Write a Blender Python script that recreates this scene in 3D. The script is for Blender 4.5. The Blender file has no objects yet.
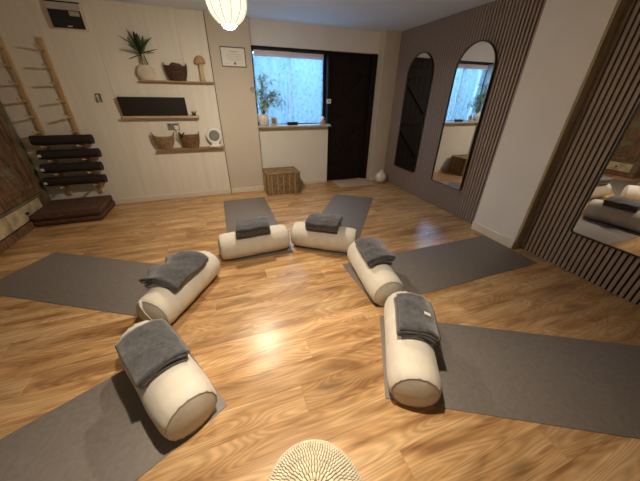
import bpy, bmesh, math, random
from mathutils import Vector, Matrix, noise

# ------------------------------------------------------------------ camera, world, exposure
scn = bpy.context.scene
C = scn.collection
PI = math.pi
def R(d): return math.radians(d)

EYE = Vector((0, 0, 1.4)); FPX = 260.687
PITCH, ROLL, YAW = 0.50543, 0.015699, -0.355469
_cp, _sp, _cr, _sr, _cy, _sy = math.cos(PITCH), math.sin(PITCH), math.cos(ROLL), math.sin(ROLL), math.cos(YAW), math.sin(YAW)
FWD = Vector((-_sy*_cp, _cy*_cp, -_sp)); _r0 = Vector((_cy, _sy, 0)); _u0 = _r0.cross(FWD)
RGT = _cr*_r0 + _sr*_u0; UPV = -_sr*_r0 + _cr*_u0
cam_data = bpy.data.cameras.new('camera'); cam = bpy.data.objects.new('camera', cam_data); C.objects.link(cam)
cam_data.sensor_fit = 'HORIZONTAL'; cam_data.sensor_width = 36; cam_data.lens = FPX/640*36
cam_data.clip_start = 0.05; cam_data.clip_end = 200
M3 = Matrix((RGT, UPV, -FWD)).transposed()
cam.matrix_world = Matrix.Translation(EYE) @ M3.to_4x4()
scn.camera = cam

world = bpy.data.worlds.new('overcast_sky'); scn.world = world; world.use_nodes = True
bg = world.node_tree.nodes['Background']
bg.inputs[0].default_value = (0.23, 0.53, 1.0, 1); bg.inputs[1].default_value = 10.5

scn.view_settings.view_transform = 'Standard'; scn.view_settings.look = 'None'
scn.view_settings.gamma = 1; scn.view_settings.use_curve_mapping = False
scn.view_settings.exposure = 0.22
LAMP_SHELL, LAMP_BULB = 1.25, 860.0
LAMP_COL = (1.0, 0.855, 0.66)
DOWN_W = 205.0
try:
    scn.cycles.use_denoising = True
    scn.cycles.max_bounces = 10; scn.cycles.diffuse_bounces = 5; scn.cycles.transmission_bounces = 6
    scn.cycles.sample_clamp_indirect = 6.0
    scn.cycles.caustics_refractive = False
except Exception: pass

# ------------------------------------------------------------------ materials
MATS = {}
def mat(name, col, rough=0.6, var=0.12, scale=8.0, bump=0.0, bscale=60.0, metal=0.0, spec=0.5, sheen=0.0, stretch=(1, 1, 1), col2=None):
    """principled material with object-space noise variation and fine relief"""
    if name in MATS: return MATS[name]
    m = bpy.data.materials.new(name); m.use_nodes = True; MATS[name] = m
    nt = m.node_tree; N = nt.nodes; L = nt.links; b = N['Principled BSDF']
    b.inputs['Roughness'].default_value = rough; b.inputs['Metallic'].default_value = metal
    b.inputs['Specular IOR Level'].default_value = spec
    if sheen:
        b.inputs['Sheen Weight'].default_value = sheen; b.inputs['Sheen Roughness'].default_value = 0.5
    tc = N.new('ShaderNodeTexCoord'); mp = N.new('ShaderNodeMapping'); mp.inputs['Scale'].default_value = stretch
    L.new(tc.outputs['Object'], mp.inputs['Vector'])
    n = N.new('ShaderNodeTexNoise'); n.inputs['Scale'].default_value = scale; n.inputs['Detail'].default_value = 5
    L.new(mp.outputs['Vector'], n.inputs['Vector'])
    r = N.new('ShaderNodeValToRGB'); c2 = col2 or tuple(min(1, c*(1+var)) for c in col)
    r.color_ramp.elements[0].position = 0.3; r.color_ramp.elements[1].position = 0.7
    r.color_ramp.elements[0].color = (*[c*(1-var) for c in col], 1); r.color_ramp.elements[1].color = (*c2, 1)
    L.new(n.outputs['Fac'], r.inputs['Fac']); L.new(r.outputs['Color'], b.inputs['Base Color'])
    if bump:
        n2 = N.new('ShaderNodeTexNoise'); n2.inputs['Scale'].default_value = bscale; n2.inputs['Detail'].default_value = 3
        L.new(mp.outputs['Vector'], n2.inputs['Vector'])
        bp = N.new('ShaderNodeBump'); bp.inputs['Strength'].default_value = bump; bp.inputs['Distance'].default_value = 0.004
        L.new(n2.outputs['Fac'], bp.inputs['Height']); L.new(bp.outputs['Normal'], b.inputs['Normal'])
    return m

def emit(name, col, strength):
    m = bpy.data.materials.new(name); m.use_nodes = True; nt = m.node_tree; nt.nodes.clear()
    o = nt.nodes.new('ShaderNodeOutputMaterial'); e = nt.nodes.new('ShaderNodeEmission')
    e.inputs[0].default_value = (*col, 1); e.inputs[1].default_value = strength
    nt.links.new(e.outputs[0], o.inputs[0]); MATS[name] = m; return m

def oak_floor():
    m = bpy.data.materials.new('oak_laminate'); m.use_nodes = True; nt = m.node_tree; N = nt.nodes; L = nt.links
    b = N['Principled BSDF']
    g = N.new('ShaderNodeNewGeometry'); oi = N.new('ShaderNodeObjectInfo')
    mul = N.new('ShaderNodeVectorMath'); mul.operation = 'SCALE'
    cmb = N.new('ShaderNodeCombineXYZ'); L.new(oi.outputs['Random'], cmb.inputs[0]); L.new(oi.outputs['Random'], cmb.inputs[1]); L.new(oi.outputs['Random'], cmb.inputs[2])
    L.new(cmb.outputs[0], mul.inputs[0]); mul.inputs['Scale'].default_value = 43.0
    add = N.new('ShaderNodeVectorMath'); add.operation = 'ADD'; L.new(g.outputs['Position'], add.inputs[0]); L.new(mul.outputs[0], add.inputs[1])
    def nz(sx, sy, scale, detail, dist=0.0):
        mp = N.new('ShaderNodeMapping'); mp.inputs['Scale'].default_value = (sx, sy, 1)
        L.new(add.outputs[0], mp.inputs['Vector'])
        t = N.new('ShaderNodeTexNoise'); t.inputs['Scale'].default_value = scale; t.inputs['Detail'].default_value = detail
        t.inputs['Distortion'].default_value = dist; L.new(mp.outputs[0], t.inputs['Vector']); return t
    def math_(op, a, bb):
        x = N.new('ShaderNodeMath'); x.operation = op
        if isinstance(a, (int, float)): x.inputs[0].default_value = a
        else: L.new(a, x.inputs[0])
        if bb is not None:
            if isinstance(bb, (int, float)): x.inputs[1].default_value = bb
            else: L.new(bb, x.inputs[1])
        return x.outputs[0]
    big = nz(1.25, 7.5, 1.0, 1.0, 0.25)          # cathedral contours
    rings = math_('MULTIPLY', big.outputs['Fac'], 130.0)
    rings = math_('SINE', rings, None)
    rings = math_('MULTIPLY_ADD', rings, 0.5); 
    rings.node.inputs[2].default_value = 0.5
    fib = nz(2.0, 75.0, 1.0, 4.0)               # fibres
    blot = nz(1.3, 7.0, 1.6, 3.0, 0.6)          # heartwood blotches
    r1 = N.new('ShaderNodeValToRGB'); e = r1.color_ramp.elements
    e[0].position = 0.30; e[0].color = (0.31, 0.155, 0.062, 1)
    e[1].position = 0.66; e[1].color = (0.66, 0.425, 0.215, 1)
    k = r1.color_ramp.elements.new(0.47); k.color = (0.51, 0.295, 0.128, 1)
    L.new(blot.outputs['Fac'], r1.inputs['Fac'])
    hs = N.new('ShaderNodeHueSaturation'); L.new(r1.outputs['Color'], hs.inputs['Color'])
    v = math_('MULTIPLY_ADD', rings, 0.24); v.node.inputs[2].default_value = 0.74
    f2 = math_('MULTIPLY_ADD', fib.outputs['Fac'], 0.70); f2.node.inputs[2].default_value = 0.65
    vv = math_('MULTIPLY', v, f2)
    pr = math_('MULTIPLY_ADD', oi.outputs['Random'], 0.26); pr.node.inputs[2].default_value = 0.92
    vv = math_('MULTIPLY', vv, pr)
    # knots
    mp = N.new('ShaderNodeMapping'); mp.inputs['Scale'].default_value = (1.5, 4.2, 1); L.new(add.outputs[0], mp.inputs['Vector'])
    vo = N.new('ShaderNodeTexVoronoi'); vo.inputs['Scale'].default_value = 0.9; L.new(mp.outputs[0], vo.inputs['Vector'])
    kr = N.new('ShaderNodeMapRange'); kr.inputs['From Min'].default_value = 0.03; kr.inputs['From Max'].default_value = 0.17
    kr.inputs['To Min'].default_value = 0.55; kr.inputs['To Max'].default_value = 1.0; L.new(vo.outputs['Distance'], kr.inputs['Value'])
    vv = math_('MULTIPLY', vv, kr.outputs[0])
    L.new(vv, hs.inputs['Value']); L.new(hs.outputs['Color'], b.inputs['Base Color'])
    b.inputs['Specular IOR Level'].default_value = 0.45
    rr = math_('MULTIPLY_ADD', fib.outputs['Fac'], 0.08); rr.node.inputs[2].default_value = 0.25
    L.new(rr, b.inputs['Roughness'])
    bp = N.new('ShaderNodeBump'); bp.inputs['Strength'].default_value = 0.10; bp.inputs['Distance'].default_value = 0.002
    L.new(fib.outputs['Fac'], bp.inputs['Height']); L.new(bp.outputs['Normal'], b.inputs['Normal'])
    return m

def curtain_mat(name='sheer_curtain', tint=(.86, .88, .88), dif=.30, t0=.62, t1=.74):
    m = bpy.data.materials.new(name); m.use_nodes = True; nt = m.node_tree; N = nt.nodes; L = nt.links; N.clear()
    o = N.new('ShaderNodeOutputMaterial')
    tr = N.new('ShaderNodeBsdfTranslucent'); tr.inputs[0].default_value = (*tint, 1)
    df = N.new('ShaderNodeBsdfDiffuse'); df.inputs[0].default_value = (tint[0]*.93, tint[1]*.91, tint[2]*.89, 1)
    tp = N.new('ShaderNodeBsdfTransparent')
    m1 = N.new('ShaderNodeMixShader'); m1.inputs[0].default_value = dif; L.new(tr.outputs[0], m1.inputs[1]); L.new(df.outputs[0], m1.inputs[2])
    tc = N.new('ShaderNodeTexCoord'); n = N.new('ShaderNodeTexNoise'); n.inputs['Scale'].default_value = 20; n.inputs['Detail'].default_value = 1
    L.new(tc.outputs['Object'], n.inputs['Vector'])
    mr = N.new('ShaderNodeMapRange'); mr.inputs['From Min'].default_value = 0.45; mr.inputs['From Max'].default_value = 0.75
    mr.inputs['To Min'].default_value = t0; mr.inputs['To Max'].default_value = t1; L.new(n.outputs['Fac'], mr.inputs['Value'])
    m2 = N.new('ShaderNodeMixShader'); L.new(mr.outputs[0], m2.inputs[0]); L.new(m1.outputs[0], m2.inputs[1]); L.new(tp.outputs[0], m2.inputs[2])
    L.new(m2.outputs[0], o.inputs[0]); return m

def glass_mat():
    m = bpy.data.materials.new('window_glass'); m.use_nodes = True; nt = m.node_tree; N = nt.nodes; L = nt.links; N.clear()
    o = N.new('ShaderNodeOutputMaterial'); tp = N.new('ShaderNodeBsdfTransparent'); tp.inputs[0].default_value = (0.94, 0.97, 0.97, 1)
    g = N.new('ShaderNodeBsdfGlossy'); g.inputs['Roughness'].default_value = 0.02
    mx = N.new('ShaderNodeMixShader'); mx.inputs[0].default_value = 0.05
    L.new(tp.outputs[0], mx.inputs[1]); L.new(g.outputs[0], mx.inputs[2]); L.new(mx.outputs[0], o.inputs[0]); return m

OAK = oak_floor(); CURT = curtain_mat(); HEADC = curtain_mat('curtain_header', (.84, .72, .70), .88, 0.0, .03); GLASS = glass_mat()
WALL = mat('wall_paint_cream', (0.78, 0.75, 0.69), 0.75, 0.03, 3, 0.12, 90)
WALLP = mat('wall_panel_cream', (0.77, 0.72, 0.63), 0.65, 0.05, 3, 0.10, 40, stretch=(6, 1, 0.4))
WALLT = mat('wall_paint_tan', (0.60, 0.53, 0.44), 0.75, 0.03, 3, 0.12, 90)
CEIL = mat('ceiling_daylight_tint', (0.72, 0.82, 0.95), 0.8, 0.02, 3, 0.1, 120)  # blue daylight from the window put into the white ceiling's colour
TRIM = mat('trim_cream', (0.74, 0.66, 0.54), 0.5, 0.03, 5)
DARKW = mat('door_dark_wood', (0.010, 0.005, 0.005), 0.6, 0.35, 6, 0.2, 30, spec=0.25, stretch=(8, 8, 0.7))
WOODS = mat('shelf_wood', (0.33, 0.21, 0.11), 0.5, 0.3, 6, 0.15, 50, stretch=(0.8, 6, 6))
SLAT = mat('slat_walnut_grey', (0.30, 0.23, 0.19), 0.55, 0.28, 5, 0.2, 60, stretch=(10, 10, 0.5))
FELT = mat('slat_backing_black', (0.010, 0.009, 0.010), 0.9, 0.2, 30)
BLACK = mat('black_metal', (0.012, 0.012, 0.012), 0.4, 0.2, 20)
MIRROR = mat('mirror_silver', (0.86, 0.86, 0.85), 0.01, 0.0, 4, metal=1.0)
MATG = mat('yoga_mat_grey', (0.195, 0.168, 0.150), 0.55, 0.10, 40, 0.25, 260)
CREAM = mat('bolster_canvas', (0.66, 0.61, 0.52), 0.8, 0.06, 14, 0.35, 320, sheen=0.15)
CREAM_SHADE = mat('bolster_end_shaded', (0.56, 0.515, 0.44), 0.8, 0.08, 14, 0.35, 320)  # same canvas, darkened: shading of the ends put into the colour
PIPE = mat('bolster_piping', (0.42, 0.37, 0.30), 0.8, 0.1, 20)
FLEECE = mat('blanket_fleece', (0.068, 0.065, 0.070), 0.95, 0.40, 45, 0.9, 240, sheen=0.5)
STRAW = mat('straw', (0.80, 0.70, 0.52), 0.75, 0.22, 40, 0.4, 200)
WICK = mat('wicker_brown', (0.26, 0.165, 0.075), 0.65, 0.4, 22, 0.4, 120)
WICKD = mat('wicker_dark', (0.075, 0.030, 0.020), 0.65, 0.4, 22, 0.4, 120)
WICKM = mat('wicker_mid', (0.17, 0.085, 0.035), 0.65, 0.4, 22, 0.4, 120)
STAKE = mat('stake_pale', (0.42, 0.30, 0.16), 0.65, 0.2, 20)
WHITE = mat('white_plastic', (0.78, 0.77, 0.74), 0.4, 0.02, 8)
CERAM = mat('white_ceramic', (0.74, 0.71, 0.66), 0.35, 0.05, 8)
GREEN = mat('leaf_green', (0.035, 0.065, 0.022), 0.45, 0.4, 18)
GREEN2 = mat('leaf_green_pale', (0.42, 0.52, 0.40), 0.45, 0.4, 18)
STEM = mat('plant_stem', (0.16, 0.13, 0.06), 0.7, 0.3, 20)
SOIL = mat('soil', (0.03, 0.02, 0.015), 0.95, 0.4, 60)
PINE = mat('rail_pine', (0.50, 0.34, 0.17), 0.6, 0.25, 8, 0.1, 40, stretch=(6, 6, 0.6))
ROLLM = mat('rolled_mat_dark', (0.022, 0.016, 0.015), 0.8, 0.2, 30, 0.3, 200)
CUSH = mat('cushion_brown', (0.105, 0.050, 0.030), 0.85, 0.3, 30, 0.6, 160)
OLDW = mat('aged_wood_brown', (0.17, 0.095, 0.048), 0.7, 0.5, 9, 0.6, 35, stretch=(3, 3, 0.8))
OLDG = mat('aged_wood_green', (0.15, 0.125, 0.07), 0.75, 0.4, 8, 0.5, 35)
OLDC = mat('aged_wood_cream', (0.50, 0.40, 0.25), 0.75, 0.35, 9, 0.5, 35)
BOARDD = mat('board_dark', (0.016, 0.012, 0.010), 0.5, 0.3, 10, 0.1, 30, stretch=(0.6, 4, 6))
PAPER = mat('paper_white', (0.80, 0.78, 0.72), 0.7, 0.02, 10)
INK = mat('ink_grey', (0.22, 0.21, 0.20), 0.7, 0.05, 10)
GREY = mat('grey_mesh', (0.34, 0.33, 0.31), 0.6, 0.15, 80, 0.6, 300)
CAPTAN = mat('mushroom_cap_wood', (0.42, 0.27, 0.13), 0.55, 0.2, 10)
STEMW = mat('mushroom_stem_wood', (0.55, 0.42, 0.26), 0.6, 0.25, 12, stretch=(5, 5, 0.5))
RUG = mat('door_mat_beige', (0.52, 0.43, 0.33), 0.95, 0.12, 60, 0.8, 300)
PINK = mat('pink_glaze', (0.55, 0.28, 0.24), 0.4, 0.1, 10)
OLIVE = mat('trim_olive', (0.34, 0.27, 0.15), 0.6, 0.3, 6, stretch=(6, 6, 0.5))
CHROME = mat('brushed_steel', (0.45, 0.45, 0.45), 0.35, 0.05, 20, metal=0.9)
TOWEL = mat('towel_russet', (0.14, 0.055, 0.035), 0.9, 0.2, 40, 0.6, 200)
SHELL = emit('lantern_paper_glow', (1.0, 0.88, 0.60), LAMP_SHELL)
BULB = emit('bulb_glow', LAMP_COL, LAMP_BULB)
RIB = mat('lantern_rib', (0.20, 0.15, 0.08), 0.8, 0.1, 20)

# ------------------------------------------------------------------ mesh helpers
class MB:
    def __init__(s): s.v = []; s.f = []
    def add(s, vs, fs):
        o = len(s.v); s.v += [tuple(p) for p in vs]; s.f += [tuple(i+o for i in f) for f in fs]; return s
    def box(s, x0, x1, y0, y1, z0, z1, M=None):
        P = [Vector((x, y, z)) for z in (z0, z1) for y in (y0, y1) for x in (x0, x1)]
        if M: P = [M @ p for p in P]
        return s.add(P, [(0, 2, 3, 1), (4, 5, 7, 6), (0, 1, 5, 4), (2, 6, 7, 3), (0, 4, 6, 2), (1, 3, 7, 5)])
    def cbox(s, x0, x1, y0, y1, z0, z1, c=0.004, M=None):
        """box with all edges chamfered"""
        bm = bmesh.new(); bmesh.ops.create_cube(bm, size=1)
        for v in bm.verts:
            v.co = Vector((x0 + (v.co.x+.5)*(x1-x0), y0 + (v.co.y+.5)*(y1-y0), z0 + (v.co.z+.5)*(z1-z0)))
        bmesh.ops.bevel(bm, geom=list(bm.edges), offset=c, segments=2, affect='EDGES', profile=0.6)
        bm.verts.ensure_lookup_table(); bm.verts.index_update()
        P = [v.co.copy() for v in bm.verts]
        if M: P = [M @ p for p in P]
        s.add(P, [[v.index for v in f.verts] for f in bm.faces]); bm.free(); return s
    def rings(s, rs, closed=True, cap=True, loop=False):
        """skin a list of vertex rings"""
        n = len(rs[0]); o = len(s.v); 
        for r in rs: s.v += [tuple(p) for p in r]
        m = len(rs)
        for i in range(m if loop else m-1):
            j = (i+1) % m
            for k in range(n if closed else n-1):
                l = (k+1) % n
                s.f.append((o+i*n+k, o+i*n+l, o+j*n+l, o+j*n+k))
        if cap and not loop:
            s.f.append(tuple(o+k for k in reversed(range(n)))); s.f.append(tuple(o+(m-1)*n+k for k in range(n)))
        return s
    def tube(s, pts, r, n=8, loop=False, cap=True, up=(0, 0, 1)):
        pts = [Vector(p) for p in pts]; m = len(pts); rs = []
        for i, p in enumerate(pts):
            a = pts[(i-1) % m] if (loop or i > 0) else p; b = pts[(i+1) % m] if (loop or i < m-1) else p
            d = (b-a).normalized(); u = Vector(up)
            if abs(d.dot(u)) > 0.95: u = Vector((1, 0, 0)) if abs(d.x) < .9 else Vector((0, 1, 0))
            x = d.cross(u).normalized(); y = x.cross(d)
            rr = r[i] if isinstance(r, (list, tuple)) else r
            rs.append([p + x*math.cos(t)*rr + y*math.sin(t)*rr for t in [2*PI*k/n for k in range(n)]])
        return s.rings(rs, True, cap, loop)
    def lathe(s, prof, n=24, c=(0, 0, 0), sx=1, sy=1):
        rs = [[(c[0]+r*math.cos(2*PI*k/n)*sx, c[1]+r*math.sin(2*PI*k/n)*sy, c[2]+z) for k in range(n)] for r, z in prof]
        return s.rings(rs, True, True)
    def build(s, name, material, parent=None, smooth=False, loc=None, rot=None):
        me = bpy.data.meshes.new(name); me.from_pydata(s.v, [], s.f); me.validate(); me.materials.append(material)
        bm = bmesh.new(); bm.from_mesh(me); bmesh.ops.recalc_face_normals(bm, faces=bm.faces); bm.to_mesh(me); bm.free()
        if smooth:
            for p in me.polygons: p.use_smooth = True
            if smooth == 'auto':
                try: me.set_sharp_from_angle(angle=R(40))
                except Exception: pass
        o = bpy.data.objects.new(name, me); C.objects.link(o)
        if parent: o.parent = parent
        if loc: o.location = loc
        if rot: o.rotation_euler = rot
        return o

def empty(name, loc=(0, 0, 0), rz=0.0):
    o = bpy.data.objects.new(name, None); C.objects.link(o); o.location = loc; o.rotation_euler = (0, 0, rz)
    o.empty_display_size = 0.1; return o
def tag(o, label, cat, group=None):
    o['label'] = label; o['category'] = cat
    if group: o['group'] = group
    return o
def struct(o, label=None):
    o['kind'] = 'structure'
    if label: o['label'] = label
    return o
def link_copy(src, parent, loc=None, scale=None, rot=None):
    c = src.copy(); C.objects.link(c); c.parent = parent
    if loc is not None: c.location = loc
    if scale is not None: c.scale = scale
    if rot is not None: c.rotation_euler = rot
    return c
def subsurf(o, lv=1):
    m = o.modifiers.new('smooth', 'SUBSURF'); m.levels = lv; m.render_levels = lv
    for p in o.data.polygons: p.use_smooth = True
    return o

# ------------------------------------------------------------------ the room
XL, XR, YF, ZC = -2.63, 2.90, -1.30, 2.28
YS, YP, YW, YD = 4.318, 4.33, 4.45, 4.50     # shelf-wall panel face, pier, window wall, door
random.seed(4)

floor = struct(MB().box(XL, XR, YF, 4.56, -0.10, -0.013).build('floor', FELT), 'honey oak laminate plank floor')
PW, PLN = 0.146, 1.22
pm = MB(); ch = 0.0006
pm.add([(-.5, -.5, -.012), (.5, -.5, -.012), (.5, .5, -.012), (-.5, .5, -.012),
        (-.5, -.5, -ch), (.5, -.5, -ch), (.5, .5, -ch), (-.5, .5, -ch),
        (-.4994, -.495, 0), (.4994, -.495, 0), (.4994, .495, 0), (-.4994, .495, 0)],
       [(0, 1, 5, 4), (1, 2, 6, 5), (2, 3, 7, 6), (3, 0, 4, 7), (4, 5, 9, 8), (5, 6, 10, 9), (6, 7, 11, 10), (7, 4, 8, 11), (8, 9, 10, 11)])
plank0 = None
y = 0.704 - 14*PW; row = 0
while y < 4.56:
    y0, y1 = max(y, YF), min(y+PW, 4.555)
    if y1 - y0 > 0.02:
        x = 0.333 - 4*PLN + [0, 0.47, -0.31, 0.22, -0.55, 0.36, -0.12, 0.58][row % 8] - PLN
        while x < XR:
            x0, x1 = max(x, XL), min(x+PLN, XR)
            if x1 - x0 > 0.03:
                loc = ((x0+x1)/2, (y0+y1)/2, 0); sc = (x1-x0-.0002, y1-y0-.0003, 1)
                if plank0 is None:
                    plank0 = pm.build('plank', OAK, floor, loc=loc); plank0.scale = sc
                else: link_copy(plank0, floor, loc, sc)
            x += PLN
    y += PW; row += 1

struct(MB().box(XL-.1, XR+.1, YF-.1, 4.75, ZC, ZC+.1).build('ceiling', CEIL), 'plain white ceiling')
struct(MB().box(XL-.1, XL, YF-.1, 4.75, -.1, ZC).build('wall_left', WALL), 'cream painted wall behind the carved cabinet')
struct(MB().box(XL, XR, YF-.1, YF, -.1, ZC).build('wall_front', WALL), 'cream painted wall')
struct(MB().box(XR, XR+.1, YF-.1, 4.75, -.1, ZC).build('wall_right', WALL), 'painted wall behind the slat panels')
wb = struct(MB().box(XL, 0.062, YP, 4.75, -.1, ZC).build('wall_back', WALL), 'cream panelled wall carrying the shelves')
xs = [XL+.002, -1.99, -1.13, -0.27, 0.053]
for i in range(4):
    MB().cbox(xs[i]+.001, xs[i+1]-.001, YS, YP-.0005, 0.0, ZC-.001, .0025).build('wall_panel', WALLP, wb)
struct(MB().box(0.0622, 0.585, YP, 4.75, -.1, ZC).build('wall_pier', WALLT), 'tan painted pier carrying the framed certificate')
ww = MB().box(0.5852, 1.765, YW, 4.66, -.1, 0.965).box(0.5852, 2.60, YW, 4.66, 2.0, ZC).box(1.80, 2.60, 4.565, 4.66, -.1, 2.0)  # last box: unseen slab added behind the door to stop light leaks
struct(ww.build('wall_window', WALL), 'cream wall below and above the window, with an added light-stop slab behind the door')
struct(MB().box(2.6002, XR, 4.29, 4.75, -.1, ZC).build('wall_corner', WALLT), 'painted pier beside the dark door')
# pier breaking the slatted wall
struct(MB().box(2.767, XR, 1.555, 2.075, -.1, ZC).build('wall_chimney', WALL), 'plain cream pier between the slat panels')
struct(MB().cbox(2.772, 2.866, 1.537, 1.5548, 0.0, ZC-.001, .003).build('trim_1', OLIVE), 'narrow olive strip on the side of the pier')  # olive strip covering the near side of the pier
# baseboards
def bb(name, x0, x1, y0, y1, h=0.085, label='cream baseboard'):
    return struct(MB().cbox(x0, x1, y0, y1, 0.0005, h, .004).build(name, TRIM), label)
bb('baseboard_back', XL+.01, 0.053, YS-.014, YS-.0005, .075, 'cream baseboard under the shelf wall')
bb('baseboard_pier', 0.0625, 0.598, YP-.016, YP-.0005, .075, 'cream baseboard on the certificate pier')
bb('baseboard_window', 0.60, 1.765, YW-.014, YW-.0005, .06, 'cream baseboard below the window')
bb('baseboard_corner', 2.588, 2.862, 4.276, 4.2895, .075, 'cream baseboard beside the door')
bb('baseboard_chimney', 2.753, 2.7665, 1.548, 2.075, .095, 'cream baseboard on the plain pier')
bb('baseboard_left', XL+.0005, XL+.014, YF, 2.85, .075, 'cream baseboard on the cabinet wall')

# window sill, window, door post
struct(MB().cbox(0.587, 1.775, 4.345, 4.5245, 0.9655, 0.993, .005).build('trim_2', mat('sill_stone', (0.52, 0.46, 0.38), .35, .1, 12)), 'window sill board with plants and ornaments')
w1 = struct(empty('window_1', (1.16, 4.60, .99)), 'window behind the sheer curtains')
def wpart(name, mb, m): 
    o = mb.build(name, m, w1); o.location = (-1.16, -4.60, -.99); return o
wpart('window_frame', MB().cbox(.586, .632, 4.56, 4.63, .966, 1.999, .004).cbox(1.70, 1.748, 4.56, 4.63, .966, 1.999, .004).cbox(.632, 1.70, 4.56, 4.63, 1.945, 1.999, .004).cbox(.632, 1.70, 4.56, 4.63, .966, 1.01, .004), DARKW)
wpart('window_mullion', MB().cbox(1.147, 1.181, 4.57, 4.5935, 1.01, 1.945, .004), mat('mullion_backlit_tint', (.50, .58, .68), .5, .05, 8))  # bluish backlight put into the mullion's colour
wpart('pane', MB().box(.632, 1.70, 4.594, 4.60, 1.01, 1.945), GLASS)
struct(MB().cbox(1.7485, 1.799, 4.47, 4.655, 0.0, 1.999, .004).build('trim_3', DARKW), 'dark post between the window and the door')
struct(MB().cbox(.5855, 1.748, 4.475, 4.56, 1.972, 1.9995, .003).build('trim_4', DARKW), 'dark head board above the curtains')
d1 = struct(empty('door_1', (2.19, 4.54, 0)), 'dark boarded door with diagonal brace')
def dpart(name, mb, m):
    o = mb.build(name, m, d1); o.location = (-2.19, -4.54, 0); return o
nb = 6; x0, x1 = 1.803, 2.515
for i in range(nb):
    dpart('board', MB().cbox(x0+(x1-x0)*i/nb+.001, x0+(x1-x0)*(i+1)/nb-.001, 4.52, 4.55, .008, 1.955, .004), DARKW)
for z in (.22, 1.02, 1.78):
    dpart('ledge', MB().cbox(x0+.03, x1-.03, 4.498, 4.519, z-.06, z+.06, .004), DARKW)
def brace(xa, za, xb, zb, w=.05):
    d = Vector((xb-xa, 0, zb-za)); l = d.length; M = Matrix.Translation((xa, 4.4985, za)) @ Matrix.Rotation(-math.atan2(d.z, d.x), 4, 'Y')
    return MB().cbox(0, l, 0, .02, -w, w, .004, M)
dpart('brace', brace(x0+.1, 1.14, x1-.1, 1.66), DARKW); dpart('brace', brace(x0+.1, .33, x1-.1, .91), DARKW)
dpart('door_frame', MB().cbox(1.80, 2.52, 4.51, 4.555, 1.957, 1.999, .003).cbox(2.517, 2.598, 4.46, 4.555, 0, 1.999, .003), DARKW)
dpart('door_handle', MB().cbox(1.84, 1.875, 4.506, 4.519, .92, 1.08, .003).tube([(1.857, 4.506, 1.02), (1.857, 4.465, 1.02), (1.95, 4.46, 1.02)], .008), BLACK)

# added outside the window: paving that bounces skylight, hedge that blocks the low sky
struct(MB().box(-6, 9, 4.76, 12, -.25, -.12).build('floor_added_paving', mat('added_paving', (.34, .33, .30), .8, .2, 3, .3, 20)), 'added paving outside the window that bounces skylight')  # added ground, there to bounce skylight
hgm = MB(); rs = []
for j in range(61):
    xx = -3.0+9.0*j/60; prof_ = [(6.7, -.12), (6.62, .2), (6.6, .7), (6.6, 1.2), (6.62, 1.6), (6.68, 1.95), (6.85, 2.16), (7.1, 2.20), (7.4, 2.1), (7.5, 1.5), (7.5, -.12)]
    rs.append([(xx, yy+(.10*noise.noise(Vector((xx*3, zz*3, yy)))+.06*noise.noise(Vector((xx*8, zz*8, yy*2))) if zz > 0 else 0), zz+(.10*noise.noise(Vector((xx*2.5, zz, yy*4))) if zz > 0 else 0)) for yy, zz in prof_])
tag(hgm.rings(rs).build('added_hedge', mat('hedge_green', (.085, .10, .085), .8, .4, 6, .8, 12), smooth=True), 'added hedge outside the sheer curtains that blocks the low sky', 'hedge')  # added hedge, shaped to block the low sky

# sheer curtain pair on a rod (header ruffle)
def curtain(xa, xb, seed, label, yo=0.0):
    random.seed(seed); nx, nz = 90, 26; root = tag(empty('sheer_curtain', ((xa+xb)/2, 4.545, .99)), label, 'curtain', None)
    def sheet(z0, z1, amp, off, sweep):
        rs = []
        for j in range(nz+1):
            t = j/nz; z = z0+(z1-z0)*t; row = []
            for i in range(nx+1):
                s = i/nx; x = xa+(xb-xa)*s
                dr = 1-t
                x += sweep*dr*math.sin(PI*s)*0.03
                ph = s*34 + 1.6*math.sin(s*5+seed) + 1.8*dr*math.sin(s*3+seed)
                y = 4.540 + yo + off + amp*(0.35+0.65*dr)*math.sin(ph)
                row.append((x, y, z))
            rs.append(row)
        return MB().rings(rs, closed=False, cap=False)
    for nm, mb, m in (('drape', sheet(1.0, 1.925, .0075, 0, 1), CURT), ('header', sheet(1.885, 1.958, .002, -.0115, 0), HEADC)):
        o = mb.build(nm, m, root, smooth=True); o.location = (-(xa+xb)/2, -4.545, -.99)
    return root
curtain(.640, 1.182, 2, 'sheer white curtain drawn across the window half behind the leafy sill plant', -.014)
curtain(1.145, 1.698, 5, 'sheer white curtain drawn across the window half next to the door', .011)

# ------------------------------------------------------------------ slat panels
def slat_panel(y0, y1, label):
    root = tag(empty('slat_panel', (2.90, (y0+y1)/2, 0)), label, 'wall panel', None)
    b = MB().box(2.884, 2.8995, y0, y1, .002, ZC-.002).build('backing', FELT, root); b.location = (-2.90, -(y0+y1)/2, 0)
    n = int((y1-y0)/.039); s0 = None
    for i in range(n):
        yy = y1 - .0195 - i*.039 - (y0+y1)/2
        if s0 is None: s0 = MB().cbox(-.035, -.0162, -.0125, .0125, .003, ZC-.003, .0015).build('slat', SLAT, root, loc=(0, yy, 0))
        else: link_copy(s0, root, (0, yy, 0))
slat_panel(2.078, 4.285, 'grey-brown vertical slat panel running from the plain pier to the door corner')
slat_panel(-1.20, 1.535, 'grey-brown vertical slat panel on the room side of the olive strip')

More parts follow.
